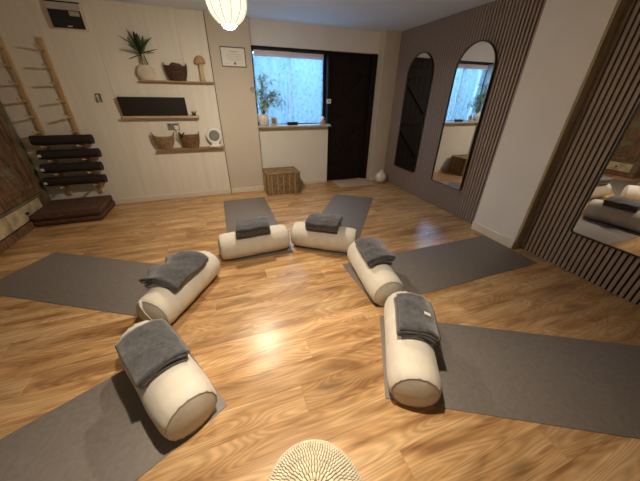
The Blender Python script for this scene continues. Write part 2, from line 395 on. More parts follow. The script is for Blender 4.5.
# arched mirrors
def mirror(y0, y1, z0, z1, label):
    yc = (y0+y1)/2; root = tag(empty('arched_mirror', (2.862, yc, z0)), label, 'mirror')
    w = (y1-y0)/2; h = z1-z0
    def outline(w, h, zb, n=28):
        p = []; c = .02
        for k in range(5): t = PI + PI/2*k/4; p.append((-w+c+c*math.cos(t), zb+c+c*math.sin(t)))
        for k in range(5): t = -PI/2 + PI/2*k/4; p.append((w-c+c*math.cos(t), zb+c+c*math.sin(t)))
        for k in range(n+1): t = PI*k/n; p.append((w*math.cos(t), h-w+w*math.sin(t)))
        return p
    o = outline(w, h, 0); i = outline(w-.009, h-.009, .009)
    mb = MB(); n = len(o)
    f = lambda pts, x: [(x, a, b) for a, b in pts]
    mb.rings([f(o, 0), f(o, -.026), f(i, -.026), f(i, 0)], True, False, True).build('mirror_frame', BLACK, root)
    g = MB().rings([f(i, -.002), f(i, -.017)], True, True).build('mirror_glass', MIRROR, root)
    return root
mirror(3.405, 3.951, .35, 1.955, 'arched black-framed mirror on the slats nearest the door')
mirror(2.458, 3.002, .35, 1.955, 'arched black-framed mirror on the slats beside the plain pier, reflecting the window')
mirror(.645, 1.195, .365, 1.965, 'arched black-framed mirror on the slats past the olive strip, reflecting bolsters')

# ------------------------------------------------------------------ pendant lantern
lx, ly, lz = .221, 2.80, 2.052
lan = tag(empty('paper_lantern', (lx, ly, ZC)), 'glowing cream paper lantern pendant hanging from the ceiling', 'lamp')
def LP(mb, name, m, smooth=True, par=None):
    o = mb.build(name, m, par or lan, smooth=smooth); o.location = (-lx, -ly, -ZC) if par is None else (0, 0, 0); return o
a_, b_ = .158, .168
def lr(z): return a_*math.sqrt(max(0, 1-(z/b_)**2))
prof = [(lr(z), lz+z) for z in [b_*(-.92+1.84*k/24) for k in range(25)]]
mb = MB(); mb.rings([[(lx+r*math.cos(2*PI*k/40), ly+r*math.sin(2*PI*k/40), z) for k in range(40)] for r, z in prof], True, False)
shade = LP(mb, 'shade', SHELL)
for k in range(12):
    t = 2*PI*k/12+.13
    LP(MB().tube([(lx+(lr(z)+.0015)*math.cos(t), ly+(lr(z)+.0015)*math.sin(t), lz+z) for z in [b_*(-.92+1.84*j/16) for j in range(17)]], .0021, 5), 'rib', RIB)
rb = lr(b_*.92)
for z in (-.92, .92):
    LP(MB().tube([(lx+rb*math.cos(2*PI*k/32), ly+rb*math.sin(2*PI*k/32), lz+b_*z) for k in range(32)], .003, 6, loop=True), 'ring', RIB)
hb = rb-.006; zb = lz-b_*.92
dome = [(hb*math.cos(t), zb+.004-.034*math.sin(t)) for t in [PI/2*k/8 for k in range(8)]]+[(.001, zb+.004-.034)]
LP(MB().rings([[(lx+r*math.cos(2*PI*k/32), ly+r*math.sin(2*PI*k/32), z) for k in range(32)] for r, z in dome], True, True), 'bulb', BULB)
LP(MB().tube([(lx, ly, lz+b_*.80), (lx, ly, ZC-.02)], .004, 6), 'cord', WHITE)
LP(MB().lathe([(.002, -.03), (.035, -.025), (.045, -.001)], 24, (lx, ly, ZC)), 'ceiling_rose', WHITE)

# recessed ceiling downlight over the middle of the circle (its pool of light lies on the floor)
dx_, dy_ = .20, .85
dl = tag(empty('ceiling_downlight', (dx_, dy_, ZC)), 'round recessed downlight in the ceiling over the straw pouf', 'lamp')
MB().tube([(.062*math.cos(2*PI*k/32), .062*math.sin(2*PI*k/32), -.004) for k in range(32)], .008, 8, loop=True).build('trim_ring', WHITE, dl, smooth=True)
MB().lathe([(.055, -.0015), (.055, -.0005)], 32).build('lens', emit('downlight_lens', LAMP_COL, 3.0), dl)
sd = bpy.data.lights.new('downlight_beam', 'SPOT'); sd.energy = DOWN_W; sd.color = LAMP_COL; sd.spot_size = R(98); sd.spot_blend = 1.0; sd.shadow_soft_size = .05
so_ = bpy.data.objects.new('downlight_beam', sd); C.objects.link(so_); so_.parent = dl; so_.location = (0, 0, -.012)

# ------------------------------------------------------------------ yoga mats, bolsters, blankets
def yoga_mat(ix, iy, ang, L, label, W=.61):
    t = .005; n = 24; mb = MB(); rs = []
    for i in range(n+1):
        u = L*i/n; lift = 0
        dz = .0006*math.sin(i*1.7+ix*9)
        c = .006 if i in (0, n) else 0
        rs.append([(u, -W/2+c, .0008), (u, W/2-c, .0008), (u, W/2-c, t-.0015+dz), (u, W/2-.002-c, t+dz), (u, -W/2+.002+c, t+dz), (u, -W/2+c, t-.0015+dz)])
    o = mb.rings(rs).build('yoga_mat', MATG, smooth='auto'); o.location = (ix, iy, 0); o.rotation_euler = (0, 0, R(ang))
    return tag(o, label, 'yoga mat', None)
yoga_mat(-.338, 1.847, 150.2, 1.75, 'grey yoga mat laid out towards the carved cabinet')
yoga_mat(-.303, 1.1425, 206.3, 1.75, 'grey yoga mat under the bolster with the neatly squared flat blanket')
yoga_mat(.224, 2.23, 90, 1.75, 'grey yoga mat laid towards the certificate pier and wicker hamper')
yoga_mat(.825, 2.121, 53.6, 1.82, 'grey yoga mat laid towards the dark door')
yoga_mat(.921, 1.559, .3, 1.82, 'grey yoga mat laid towards the plain cream pier')
yoga_mat(.762, .896, -28.5, 1.80, 'grey yoga mat under the bolster with the white-tagged blanket')

BL, BW, BH = .645, .266, .247
def bsec(k, u, n=40, sx=1, sz=1, seed=0):
    """cross-section ring of a bolster at position u, radius factor k, sagging flat underneath"""
    ring = []
    for i in range(n):
        t = 2*PI*i/n
        v = math.cos(t)*BW/2*k*sx; z = BH/2 + math.sin(t)*BH/2*k*sz
        z = max(z, .014) - .014 + (0.0 if z > .014 else (z-.014)*0.02)
        z = z*BH/(BH-.014)
        wr = noise.noise(Vector((u*9+seed, math.cos(t)*1.3, math.sin(t)*1.3)))*.0035
        e = max(0, abs(u)-.21)/.11
        wr += .0030*e*math.sin(t*17+seed)
        ring.append((u, v*(1+wr/.13), max(0.0, z+wr*math.sin(t))))
    return ring
def bolster(x, y, ang, seed, label, handle=0):
    root = tag(empty('bolster', (x, y, .0062), R(ang)), label, 'bolster', None)
    h = BL/2
    us = [(-h, .85), (-h+.006, .893), (-h+.018, .93), (-h+.045, .968), (-h+.09, .992)] + [(-h+.14+(BL-.28)*k/8, 1.0) for k in range(9)] + [(h-.09, .992), (h-.045, .968), (h-.018, .93), (h-.006, .893), (h, .85)]
    rs = [bsec(k, u, seed=seed) for u, k in us]
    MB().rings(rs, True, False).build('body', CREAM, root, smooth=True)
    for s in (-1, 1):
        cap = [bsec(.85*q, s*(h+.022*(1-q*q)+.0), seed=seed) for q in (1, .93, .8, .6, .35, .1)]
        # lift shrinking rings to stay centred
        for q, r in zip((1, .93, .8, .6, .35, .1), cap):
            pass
        MB().rings(cap, True, False).add(cap[-1], [tuple(range(40))]).build('end_cap', CREAM_SHADE, root, smooth=True)
        pr = bsec(.862, s*(h+.001), seed=seed)
        MB().tube([(p[0], p[1], max(p[2], .004)) for p in pr], .0025, 6, loop=True, up=(1, 0, 0)).build('piping', PIPE, root, smooth=True)
    if handle:
        s = handle
        pts = [(s*(h-.012), .045, .229), (s*(h+.018), .038, .216), (s*(h+.030), .018, .175), (s*(h+.032), -.018, .125), (s*(h+.032), -.055, .08), (s*(h+.036), -.092, .04), (s*(h+.040), -.128, .012)]
        hb = MB(); rs = []
        for i, p in enumerate(pts):
            rs.append([(p[0], p[1]-.012, p[2]-.010), (p[0], p[1]+.012, p[2]+.010), (p[0]+s*.005, p[1]+.012, p[2]+.013), (p[0]+s*.005, p[1]-.012, p[2]-.007)])
        subsurf(hb.rings(rs).build('carry_strap', mat('strap_webbing', (.74,.70,.62), .8, .1, 30), root), 1)
    return root
BOL = dict(A=(-.424, 1.836, 58.25), B=(-.46, 1.089, -61.2), C=(.18, 2.351, 2.9), D=(.871, 2.223, -34.3), E=(1.051, 1.548, -97.4), F=(.881, .828, -120.2))
bolster(*BOL['A'], 1, 'cream bolster with a loose carry strap, on the mat aimed at the cabinet', -1)
bolster(*BOL['B'], 7, 'cream bolster under the neatly squared flat grey blanket')
bolster(*BOL['C'], 13, 'cream bolster set square to the certificate pier')
bolster(*BOL['D'], 19, 'cream bolster lying across the mat aimed at the door')
bolster(*BOL['E'], 25, 'cream bolster under the blanket with a rolled fold and dangling corner')
bolster(*BOL['F'], 31, 'cream bolster under the grey blanket with a white tag')

def blanket(key, u0, u1, p0, p1, layers, t, seed, label, wob=.006, skew=0.0, first=1, tagged=False, spill=0.0, ragged=0.0, flat=0.0):
    """blanket folded back and forth (serpentine ribbon) and laid over a bolster: p0..p1 in degrees around its top"""
    x, y, ang = BOL[key]; random.seed(seed)
    root_loc = (x, y, .0062)
    a, b = BW/2+.004, BH/2+.004
    def arc(phi, off):       # point on the ellipse offset outward; past the shoulder it leaves the bolster and hangs
        ph = R(phi); nx, nz = math.sin(ph)/a, math.cos(ph)/b; l = math.hypot(nx, nz)
        k = flat*min(1, off/(t*layers))
        return (a*math.sin(ph)+nx/l*off*(1-.8*k), BH/2-.002+b*(1-(1-math.cos(ph))*(1-.75*k))+off*((1-k)*nz/l+k))
    ncol = 16; path = []
    th = t*.86
    for k in range(layers):
        off = t*(k+.5); e0 = p0 + (0 if k % 2 == 0 else random.uniform(0, 5)); e1 = p1 - (0 if k % 2 else random.uniform(0, 6))
        if k == layers-1: e0 -= 3; e1 += 4
        seq = [e0+(e1-e0)*i/ncol for i in range(ncol+1)]
        if k % 2: seq.reverse()
        for ph in seq: path.append((*arc(ph, off), ph, off))
        if k < layers-1:
            ph = seq[-1]; sg = 1 if ph > (p0+p1)/2 else -1
            for q in (30, 90, 150):
                oo = off + t*.5*(1-math.cos(R(q))); dp = math.degrees(t*.55*math.sin(R(q))/.13)*sg
                path.append((*arc(ph+dp, oo), ph+dp, oo))
    n = len(path); outl = []
    def off_side(sgn):
        r = []
        for i in range(n):
            p0_, p1_ = path[max(0, i-1)], path[min(n-1, i+1)]
            dx, dz = p1_[0]-p0_[0], p1_[1]-p0_[1]; l = math.hypot(dx, dz) or 1
            r.append((path[i][0]-dz/l*th/2*sgn, path[i][1]+dx/l*th/2*sgn, path[i][2], path[i][3]))
        return r
    A, B = off_side(1), off_side(-1)
    ring2 = A + list(reversed(B))
    nu = 18; rs = []; tt = t*layers
    for j in range(nu+1):
        s = j/nu; ring = []
        for (v, z, ph, off) in ring2:
            edge = 0
            u = u0+(u1-u0)*s
            lf = (ph-p0)/(p1-p0)
            u += skew*(lf-.5)
            oo = min(1, max(0, off/tt))
            jag = .010*noise.noise(Vector((off*70+seed, lf*1.5, 3.0)))
            if s < .5: u += jag*(1-2*s)+ .012*oo*(1-2*s)*0
            else: u += jag*(2*s-1)
            w = wob*oo*(noise.noise(Vector((u*9+seed, v*9, seed*.37))) + .5*noise.noise(Vector((u*22, v*22+seed, 1.0))))
            sg = wob*1.1*oo*noise.noise(Vector((u*5+seed*2, lf*2, 9.0)))
            if ragged: 
                g = ragged*max(0, lf-.45)*(.5+.5*math.sin(s*14+seed))*(.4+.6*oo)
                v += g; w += .10*g + .012*oo*max(0, lf-.15)*(1+math.sin(s*14+seed))
            drop = spill*max(0, lf-.7)*(1 if s < .85 else .6)
            ring.append((u, v+sg+drop*.3, z+w*1.5-drop))
        rs.append(ring)
    ob = MB().rings(rs, True, True).build('folded_blanket', FLEECE, None, smooth=True)
    ob.location = root_loc; ob.rotation_euler = (0, 0, R(ang))
    tag(ob, label, 'blanket', None)
    if tagged:
        um = u0+(u1-u0)*.55; Pt = arc(17, tt+.006); Pq = arc(27, tt+.004)
        mb = MB().rings([[(um-.011, Pt[0], Pt[1]), (um+.011, Pt[0], Pt[1]), (um+.011, Pt[0], Pt[1]+.003), (um-.011, Pt[0], Pt[1]+.003)],
                         [(um-.011, Pq[0]+.004, Pq[1]-.002), (um+.011, Pq[0]+.004, Pq[1]-.002), (um+.011, Pq[0]+.005, Pq[1]+.002), (um-.011, Pq[0]+.005, Pq[1]+.002)]])
        o = mb.build('care_tag', PAPER, ob); o['label'] = 'small white sewn tag'
    return ob
blanket('A', -.19, .19, -42, 52, 4, .016, 3, 'dark grey folded blanket with a wavy scalloped edge, on the strapped bolster', .014, .02, ragged=.085)
blanket('B', -.205, .12, -44, 40, 4, .013, 11, 'dark grey blanket folded into a flat square showing its stacked edge', .005, .0, flat=.25)
blanket('C', -.160, .150, -42, 46, 4, .024, 17, 'dark grey blanket folded to a plump block on the bolster facing the certificate pier', .012, .02, flat=.75)
blanket('D', -.160, .155, -44, 44, 4, .024, 23, 'dark grey blanket folded to a plump block on the bolster facing the door', .010, .01, flat=.75)
blanket('E', -.185, .125, -32, 40, 5, .017, 29, 'dark grey blanket with a rolled fold and a dangling corner', .010, -.02, spill=.02, flat=.35)
blanket('F', -.195, .105, -27, 40, 4, .019, 37, 'dark grey folded blanket with a small white tag', .009, .0, tagged=True, spill=.008, flat=.3)

# ------------------------------------------------------------------ straw pouf
px_, py_ = .122, .345
pf = tag(empty('straw_pouf', (px_, py_, 0)), 'round coiled straw pouf standing on the bare floor', 'pouf')
prof = []
def pouf_r(s):   # s 0..1 from centre top to the base
    if s < .62:
        q = s/.62; return (.182*math.sin(q*PI/2)**.9, .130+.075*math.cos(q*PI/2)**.8)
    q = (s-.62)/.38; return (.182-.025*q*q, .130*(1-q))
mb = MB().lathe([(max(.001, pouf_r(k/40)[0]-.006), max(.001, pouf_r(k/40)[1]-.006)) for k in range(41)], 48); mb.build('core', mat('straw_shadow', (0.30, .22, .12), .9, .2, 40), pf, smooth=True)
# plaited straw loops standing along every coil: real relief, too many to count
mb = MB(); ncoil = 21
for c in range(ncoil):
    s0 = .02+.96*c/ncoil; r, z = pouf_r(s0); r2, z2 = pouf_r(min(1, s0+.8/ncoil)); z2 = max(z2, .004)
    n = max(8, int(2*PI*r/.0095))
    for k in range(n):
        t = 2*PI*(k+.5*(c % 2))/n; dt = .34*2*PI/n
        cs, sn = math.cos(t), math.sin(t)
        nr, nz = (z-z2), (r2-r); l = math.hypot(nr, nz) or 1; nr /= l; nz /= l
        P = []
        for q, hgt, ww in ((-.08, .000, .8), (.2, .0035, 1), (.85, .0035, 1), (1.12, 0, .8)):
            rr, zz = r+(r2-r)*q+nr*hgt, max(.001, z+(z2-z)*q+nz*hgt)
            for sd in (-1, 1):
                a = t+sd*dt*ww+ .25*dt*q*(1 if c % 2 else -1)
                P.append((rr*math.cos(a), rr*math.sin(a), zz))
            P.append(((rr+nr*.001)*cs, (rr+nr*.001)*sn, zz+nz*.001))
        f = []
        for q in range(3):
            o = q*3; f += [(o, o+2, o+5, o+3), (o+2, o+1, o+4, o+5)]
        mb.add(P, f)
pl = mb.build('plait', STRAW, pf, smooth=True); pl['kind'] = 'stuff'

# ------------------------------------------------------------------ shelf wall
def shelf(x0, x1, z, d, t, label, col=None):
    o = MB().cbox(x0, x1, YS-d, YS-.0005, z-t, z, .003).build('floating_shelf', col or WOODS)
    return tag(o, label, 'shelf')
shelf(-.80, .05, 1.545, .085, .017, 'wooden floating shelf holding the leafy plant and the mushroom')
shelf(-1.10, -.205, 1.146, .085, .027, 'wooden floating shelf holding the long dark board', mat('shelf_wood_pale', (0.47, 0.36, 0.23), .55, .25, 6, .1, 40, stretch=(.8, 6, 6)))
shelf(-.81, .05, .738, .085, .017, 'wooden floating shelf holding two baskets and the round speaker')

o = MB().cbox(0, .755, -.018, 0, 0, .215, .004).build('long_board', BOARDD, loc=(-1.095, YS-.024, 1.1495), rot=(R(8), 0, 0))
tag(o, 'long dark panel tilted forward on the middle shelf', 'board')
# small black holder beside the board
sm = tag(empty('tealight_holder', (-.265, 4.268, 1.1465)), 'small black flower-shaped holder beside the long dark board', 'candle holder')
MB().lathe([(.012, 0), (.022, .003), (.024, .018), (.018, .03), (.008, .032)], 18).build('cup', BLACK, sm, smooth=True)
for k in range(6):
    t = 2*PI*k/6; MB().rings([[(.014*math.cos(t)+dx, .014*math.sin(t)+dy, .026) for dx, dy in ((-.006, 0), (0, -.006), (.006, 0), (0, .006))],
                              [(.034*math.cos(t)+dx, .034*math.sin(t)+dy, .050) for dx, dy in ((-.005, 0), (0, -.005), (.005, 0), (0, .005))]]).build('petal', BLACK, sm)

# leafy plant in a ribbed jar
pt = tag(empty('potted_dracaena', (-.71, 4.272, 1.5455)), 'dark strap-leaved plant in a pale ribbed jar on the top shelf', 'plant')
prof = []
for k in range(25):
    q = k/24; r = .040+.034*math.sin(PI*min(1, .08+q*.92))**.8 + .002*math.sin(q*40); prof.append((r, q*.155))
MB().lathe(prof, 28, sx=1.38, sy=.52).build('jar', mat('jar_beige', (.62, .54, .42), .6, .12, 14, .3, 60), pt, smooth=True)
MB().tube([(0, 0, .08), (-.014, -.004, .19), (-.004, -.006, .30)], [.011, .010, .009], 8).build('stem', STEM, pt, smooth=True)
MB().tube([(.015, 0, .09), (.04, -.004, .17), (.022, -.006, .26)], [.009, .008, .006], 8).build('stem', STEM, pt, smooth=True)
random.seed(8)
def strap(base, az, el, L, w, droop, name, m, par):
    d = Vector((math.cos(az)*math.cos(el), math.sin(az)*math.cos(el), math.sin(el))); side = d.cross(Vector((0, 0, 1)))
    side = side.normalized() if side.length > .05 else Vector((1, 0, 0)); nrm = side.cross(d)
    rs = []; n = 7
    for i in range(n+1):
        s = i/n; p = Vector(base)+d*L*s+Vector((0, 0, -droop*s*s)); ww = w*(math.sin(PI*min(1, .12+s*.86))**.7)*(1 if s < .98 else .15)
        p.y = min(p.y, YS-par.location.y-.006)
        rs.append([p-side*ww, p-nrm*ww*.35, p+side*ww, p+nrm*.0012-nrm*ww*.25])
    return MB().rings(rs).build(name, m, par, smooth=True)
for az, el, L in [(200, 40, .21), (170, 62, .20), (185, 18, .19), (215, 70, .22), (260, 82, .19), (330, 66, .21), (345, 42, .20), (10, 25, .17), (350, 8, .15), (300, 30, .16), (240, 25, .15), (180, -8, .13), (20, 55, .19), (280, 55, .19)]:
    strap((-.004+random.uniform(-.01, .01), -.006, .295+random.uniform(-.05, .01)), R(az), R(el), L*random.uniform(1.1, 1.3), .024, .03, 'leaf', GREEN, pt)

def woven_bowl(name, loc, rx, ry, h, m, label, horn=.03, rows=9, flare=.72, handles=True):
    root = tag(empty(name, loc), label, 'basket')
    def ring(q, off=0, n=56):
        s = flare+(1-flare)*math.sin(q*PI/2); P = []
        for k in range(n):
            t = 2*PI*k/n; e = abs(math.cos(t))**5
            w = 1+.028*math.sin(k*PI/2*1.0+off*PI)
            P.append((rx*s*w*math.cos(t), ry*s*w*math.sin(t), q*h+e*q*q*horn))
        return P
    MB().rings([[(x*.93, y_*.90, z+.003) for x, y_, z in ring(0)]]+[[(x*.955, y_*.94, z) for x, y_, z in ring(q/8)] for q in range(9)], True, False).add([(x*.93, y_*.9, .003) for x, y_, z in ring(0)], [tuple(range(56))]).build('lining', m, root, smooth=True)
    mb = MB()
    for r in range(rows):
        mb.tube([(x, y_, z+h/rows*.45) for x, y_, z in ring((r+.1)/rows, r % 2)], h/rows*.56, 6, loop=True)
    mb.build('weave', m, root, smooth=True)
    MB().tube([(x*1.01, y_*1.01, z+.004) for x, y_, z in ring(1, .5)], .0055, 6, loop=True).build('rim', m, root, smooth=True)
    if handles:
        for s in (-1, 1):
            MB().tube([(s*rx*.97, -.018, h+horn*.5), (s*rx*1.03, -.012, h+horn+.018), (s*rx*1.05, 0, h+horn+.026), (s*rx*1.03, .012, h+horn+.018), (s*rx*.97, .018, h+horn*.5)], .005, 7).build('handle', m, root, smooth=True)
    return root
woven_bowl('wicker_basket', (-.37, 4.258, 1.5455), .122, .05, .148, WICKD, 'dark reddish woven basket holding a russet cloth on the top shelf', .012)
cl = MB()
for s, (cx, w, hh) in enumerate(((-.035, .05, .035), (.035, .05, .03))):
    pass
rs = []
for j in range(13):
    x = -.085+.17*j/12; e = math.sqrt(max(0, 1-(x/.088)**2)); rs.append([(x, .034*e*math.cos(t), .135+.058*e*max(-.2, math.sin(t))+.005*math.sin(x*70+t*2)) for t in [2*PI*k/14 for k in range(14)]])
tag(cl.rings(rs).build('cloth_bundle', TOWEL, smooth=True, loc=(-.37, 4.258, 1.5455)), 'russet cloth bundled in the dark basket on the top shelf', 'cloth')
ms = tag(empty('wooden_mushroom', (-.078, 4.268, 1.5455)), 'carved wooden mushroom ornament at the end of the top shelf', 'ornament')
MB().lathe([(.030, 0), (.033, .01), (.028, .06), (.025, .14), (.026, .205), (.01, .21)], 20).build('stem', STEMW, ms, smooth=True)
MB().lathe([(.012, .196), (.058, .192), (.066, .202), (.065, .218), (.056, .250), (.034, .272), (.010, .281), (.001, .2815)], 28, sy=.7).build('cap', CAPTAN, ms, smooth=True)

woven_bowl('wicker_basket', (-.70, 4.258, .7385), .128, .05, .140, WICK, 'boat-shaped light brown woven basket under the wall socket', .045, flare=.55)
woven_bowl('wicker_basket', (-.375, 4.258, .7385), .118, .05, .158, WICKM, 'mid brown woven basket next to the round speaker', .022)
bl = tag(empty('dark_sprig', (-.475, 4.20, .90)), 'black curled sprig sticking up from the mid brown basket', 'sprig')
random.seed(2)
for k in range(9):
    t = random.uniform(0, 2*PI); l = random.uniform(.03, .05)
    MB().tube([(.0, 0, -.03), (.4*l*math.cos(t), .3*l*math.sin(t), .02), (l*math.cos(t), .5*l*math.sin(t), .03+.025*random.random())], [.004, .005, .003], 6).build('twig', BLACK, bl, smooth=True)
# round speaker
sp = tag(empty('round_speaker', (-.058, 4.268, .7385)), 'round white speaker with a grey mesh front on the bottom shelf', 'speaker')
zc = .145
MB().tube([(.088*math.cos(2*PI*k/40), 0, zc+.088*math.sin(2*PI*k/40)) for k in range(40)], .019, 12, loop=True, up=(0, 1, 0)).build('ring_body', WHITE, sp, smooth=True)
MB().rings([[(r*math.cos(2*PI*k/36), y_, zc+r*math.sin(2*PI*k/36)) for k in range(36)] for r, y_ in ((.080, .012), (.080, -.006), (.06, -.012), (.03, -.015), (.002, -.016))]).build('mesh_front', GREY, sp, smooth=True)
mb = MB()
for i in range(-5, 6):
    for j in range(-5, 6):
        x, z = i*.0125, j*.0125
        if x*x+z*z < .066**2: mb.box(x-.003, x+.003, -.0185, -.0125, zc+z-.003, zc+z+.003)
mb.build('perforation', mat('perforation_dark', (.10, .10, .10), .8, .1, 20), sp)
MB().cbox(-.07, .07, -.035, .03, 0, .022, .006).cbox(-.052, .052, -.02, .018, .016, .06, .006).build('foot', WHITE, sp)

# socket, plug and cable
so = tag(empty('wall_socket', (-.556, YS-.0008, 1.01)), 'double steel wall socket with white plugs above the baskets', 'socket')
MB().cbox(-.073, .073, -.009, 0, -.043, .043, .004).build('plate', CHROME, so)
MB().cbox(.012, .060, -.045, -.0092, -.035, .015, .006).build('plug', WHITE, so)
MB().tube([(.036, -.04, -.03), (.04, -.055, -.06), (.055, -.05, -.12), (.05, -.045, -.17)], .005, 6).build('cable', WHITE, so, smooth=True)
MB().cbox(-.055, -.035, -.013, -.0092, .015, .03, .002).build('switch', BLACK, so)
MB().cbox(.025, .045, -.013, -.0092, .02, .034, .002).build('switch', BLACK, so)

# hook
hk = MB()
hk.tube([(-.022, -.006, -.055), (-.022, -.02, -.02), (-.022, -.008, .035), (.022, -.008, .035), (.022, -.02, -.02), (.022, -.006, -.05)], .006, 8)
tag(hk.build('wall_hook', BLACK, loc=(-1.295, YS-.004, 1.352)), 'small black double hook on the cream panel near the peg rails', 'hook')

# fuse box
fb = tag(empty('fuse_box', (-1.317, YS-.001, 1.992)), 'fuse box with dark flap and cream surround high on the wall', 'fuse box')
MB().cbox(-.155, .155, -.05, 0, 0, .235, .008).build('housing', TRIM, fb)
MB().cbox(-.150, .150, -.058, -.0505, .222, .234, .003).build('top_edge', BLACK, fb)
MB().cbox(-.140, .140, -.056, -.0505, .165, .221, .003).build('label_strip', mat('strip_grey', (.50, .46, .42), .6, .1, 8), fb)
MB().cbox(-.143, .138, -.064, -.0505, .008, .162, .005).build('flap', BOARDD, fb)
MB().cbox(.035, .125, -.066, -.0642, .115, .155, .001).build('sticker', mat('sticker_grey', (.42, .39, .35), .6, .1, 8), fb)
MB().cbox(-.012, .028, -.067, -.0642, .022, .030, .001).build('sticker', WHITE, fb)
struct(MB().box(.0535, .0618, YS+.003, YP-.0005, 0, ZC-.001).build('gap_shade_strip', DARKW), 'thin dark strip standing for shade in the gap between the panelled wall and the pier')  # dark filler added in the joint gap to stand for its shade

# certificate
ce = tag(empty('framed_certificate', (.345, YP-.001, 1.727)), 'white certificate in a thin black frame on the tan pier', 'certificate')
w, h = .158, .110; ow = lambda w, h: [(-w, -h), (w, -h), (w, h), (-w, h)]
f = lambda pts, y_: [(a, y_, b) for a, b in pts]
MB().rings([f(ow(w, h), 0), f(ow(w, h), -.018), f(ow(w-.010, h-.010), -.018), f(ow(w-.010, h-.010), 0)], True, False, True).build('frame', BLACK, ce)
MB().box(-w+.0101, w-.0101, -.010, -.001, -h+.0101, h-.0101).build('paper', PAPER, ce)
mb = MB()
for zz, hw, t in ((.062, .062, .007), (.047, .030, .003), (.030, .095, .004), (.010, .105, .003), (-.008, .085, .004), (-.026, .10, .003), (-.040, .06, .003)):
    mb.box(-hw+.01, hw+.01, -.0108, -.0101, zz-t/2, zz+t/2)
mb.box(-.10, -.05, -.0108, -.0101, -.072, -.069).box(.06, .11, -.0108, -.0101, -.072, -.069)
mb.build('printed_lines', mat('print_grey', (.42, .40, .37), .7, .05, 10), ce)
MB().rings([[(.012+r*math.cos(2*PI*k/16), y_, -.068+r*math.sin(2*PI*k/16)) for k in range(16)] for r, y_ in ((.017, -.0101), (.017, -.0115), (.008, -.012))]).build('seal', INK, ce)
ce.location.z = 1.835

# ------------------------------------------------------------------ peg rails with rolled mats
pegz = [1.79-.1645*k for k in range(10)]
for xr, lab in ((-1.985, 'pine peg rail on the wall next to the carved cabinet'), (-1.64, 'pine peg rail on the wall next to the black hook')):
    pr = tag(empty('peg_rail', (xr, YS-.0008, .20)), lab, 'peg rail', None)
    MB().cbox(-.022, .022, -.028, 0, 0, 1.71, .004).build('rail', PINE, pr)
    p0 = None
    for z in pegz:
        if p0 is None: p0 = MB().tube([(0, -.027, 0), (0, -.175, .030), (0, -.18, .031)], [.0105, .0105, .007], 10).build('peg', PINE, pr, smooth=True, loc=(0, 0, z-.20))
        else: link_copy(p0, pr, (0, 0, z-.20))
def spiral_roll(L, r1, turns=4, n=26):
    pts = []; th = (r1-.008)/turns
    N_ = turns*n
    out = [(r1-th*i/n) for i in range(N_+1)]
    a = [(out[i]*math.cos(2*PI*i/n-1.2), out[i]*math.sin(2*PI*i/n-1.2)) for i in range(N_+1)]
    b = [((out[i]-th*.86)*math.cos(2*PI*i/n-1.2), (out[i]-th*.86)*math.sin(2*PI*i/n-1.2)) for i in range(N_+1)]
    mb = MB(); ring = a+b[::-1]; m = len(ring)
    o = len(mb.v); mb.v += [(0, p, q) for p, q in ring]+[(L, p, q) for p, q in ring]
    for i in range(m): j = (i+1) % m; mb.f.append((i, j, m+j, m+i))
    for i in range(N_):
        mb.f.append((i, i+1, m-2-i, m-1-i)); mb.f.append((m+i, m+m-1-i, m+m-2-i, m+i+1))
    return mb
roll_lab = ['rolled dark mat resting on the pegs, topmost of the four', 'rolled dark mat on the pegs directly under the topmost roll', 'rolled dark mat on the pegs directly above the lowest roll', 'rolled dark mat on the pegs, lowest of the four above the cushions']
for k, (x0, x1, zz) in enumerate([(-2.075, -1.485, pegz[6]), (-2.075, -1.465, pegz[7]), (-2.11, -1.495, pegz[8]), (-2.145, -1.505, pegz[9])]):
    rr = .061; root = tag(empty('rolled_mat', (x0, YS-.028-rr-.012, zz+.0295+rr)), roll_lab[k], 'rolled mat', 'rolled mats on the pegs')
    spiral_roll(x1-x0, rr).build('mat_roll', ROLLM, root, smooth='auto')
    if k >= 1:
        MB().rings([[(.010+(.030 if a in (0, 3) else 0)*0+dx, -(rr+.0012)*math.cos(R(t)), (rr+.0012)*math.sin(R(t))) for dx, t in ((0, -14), (.034, -14), (.034, 14), (0, 14))] for a in (0,)]+[[(.010+dx, -(rr+.0028)*math.cos(R(t)), (rr+.0028)*math.sin(R(t))) for dx, t in ((0, -14), (.034, -14), (.034, 14), (0, 14))]]).build('label_patch', PAPER, root)

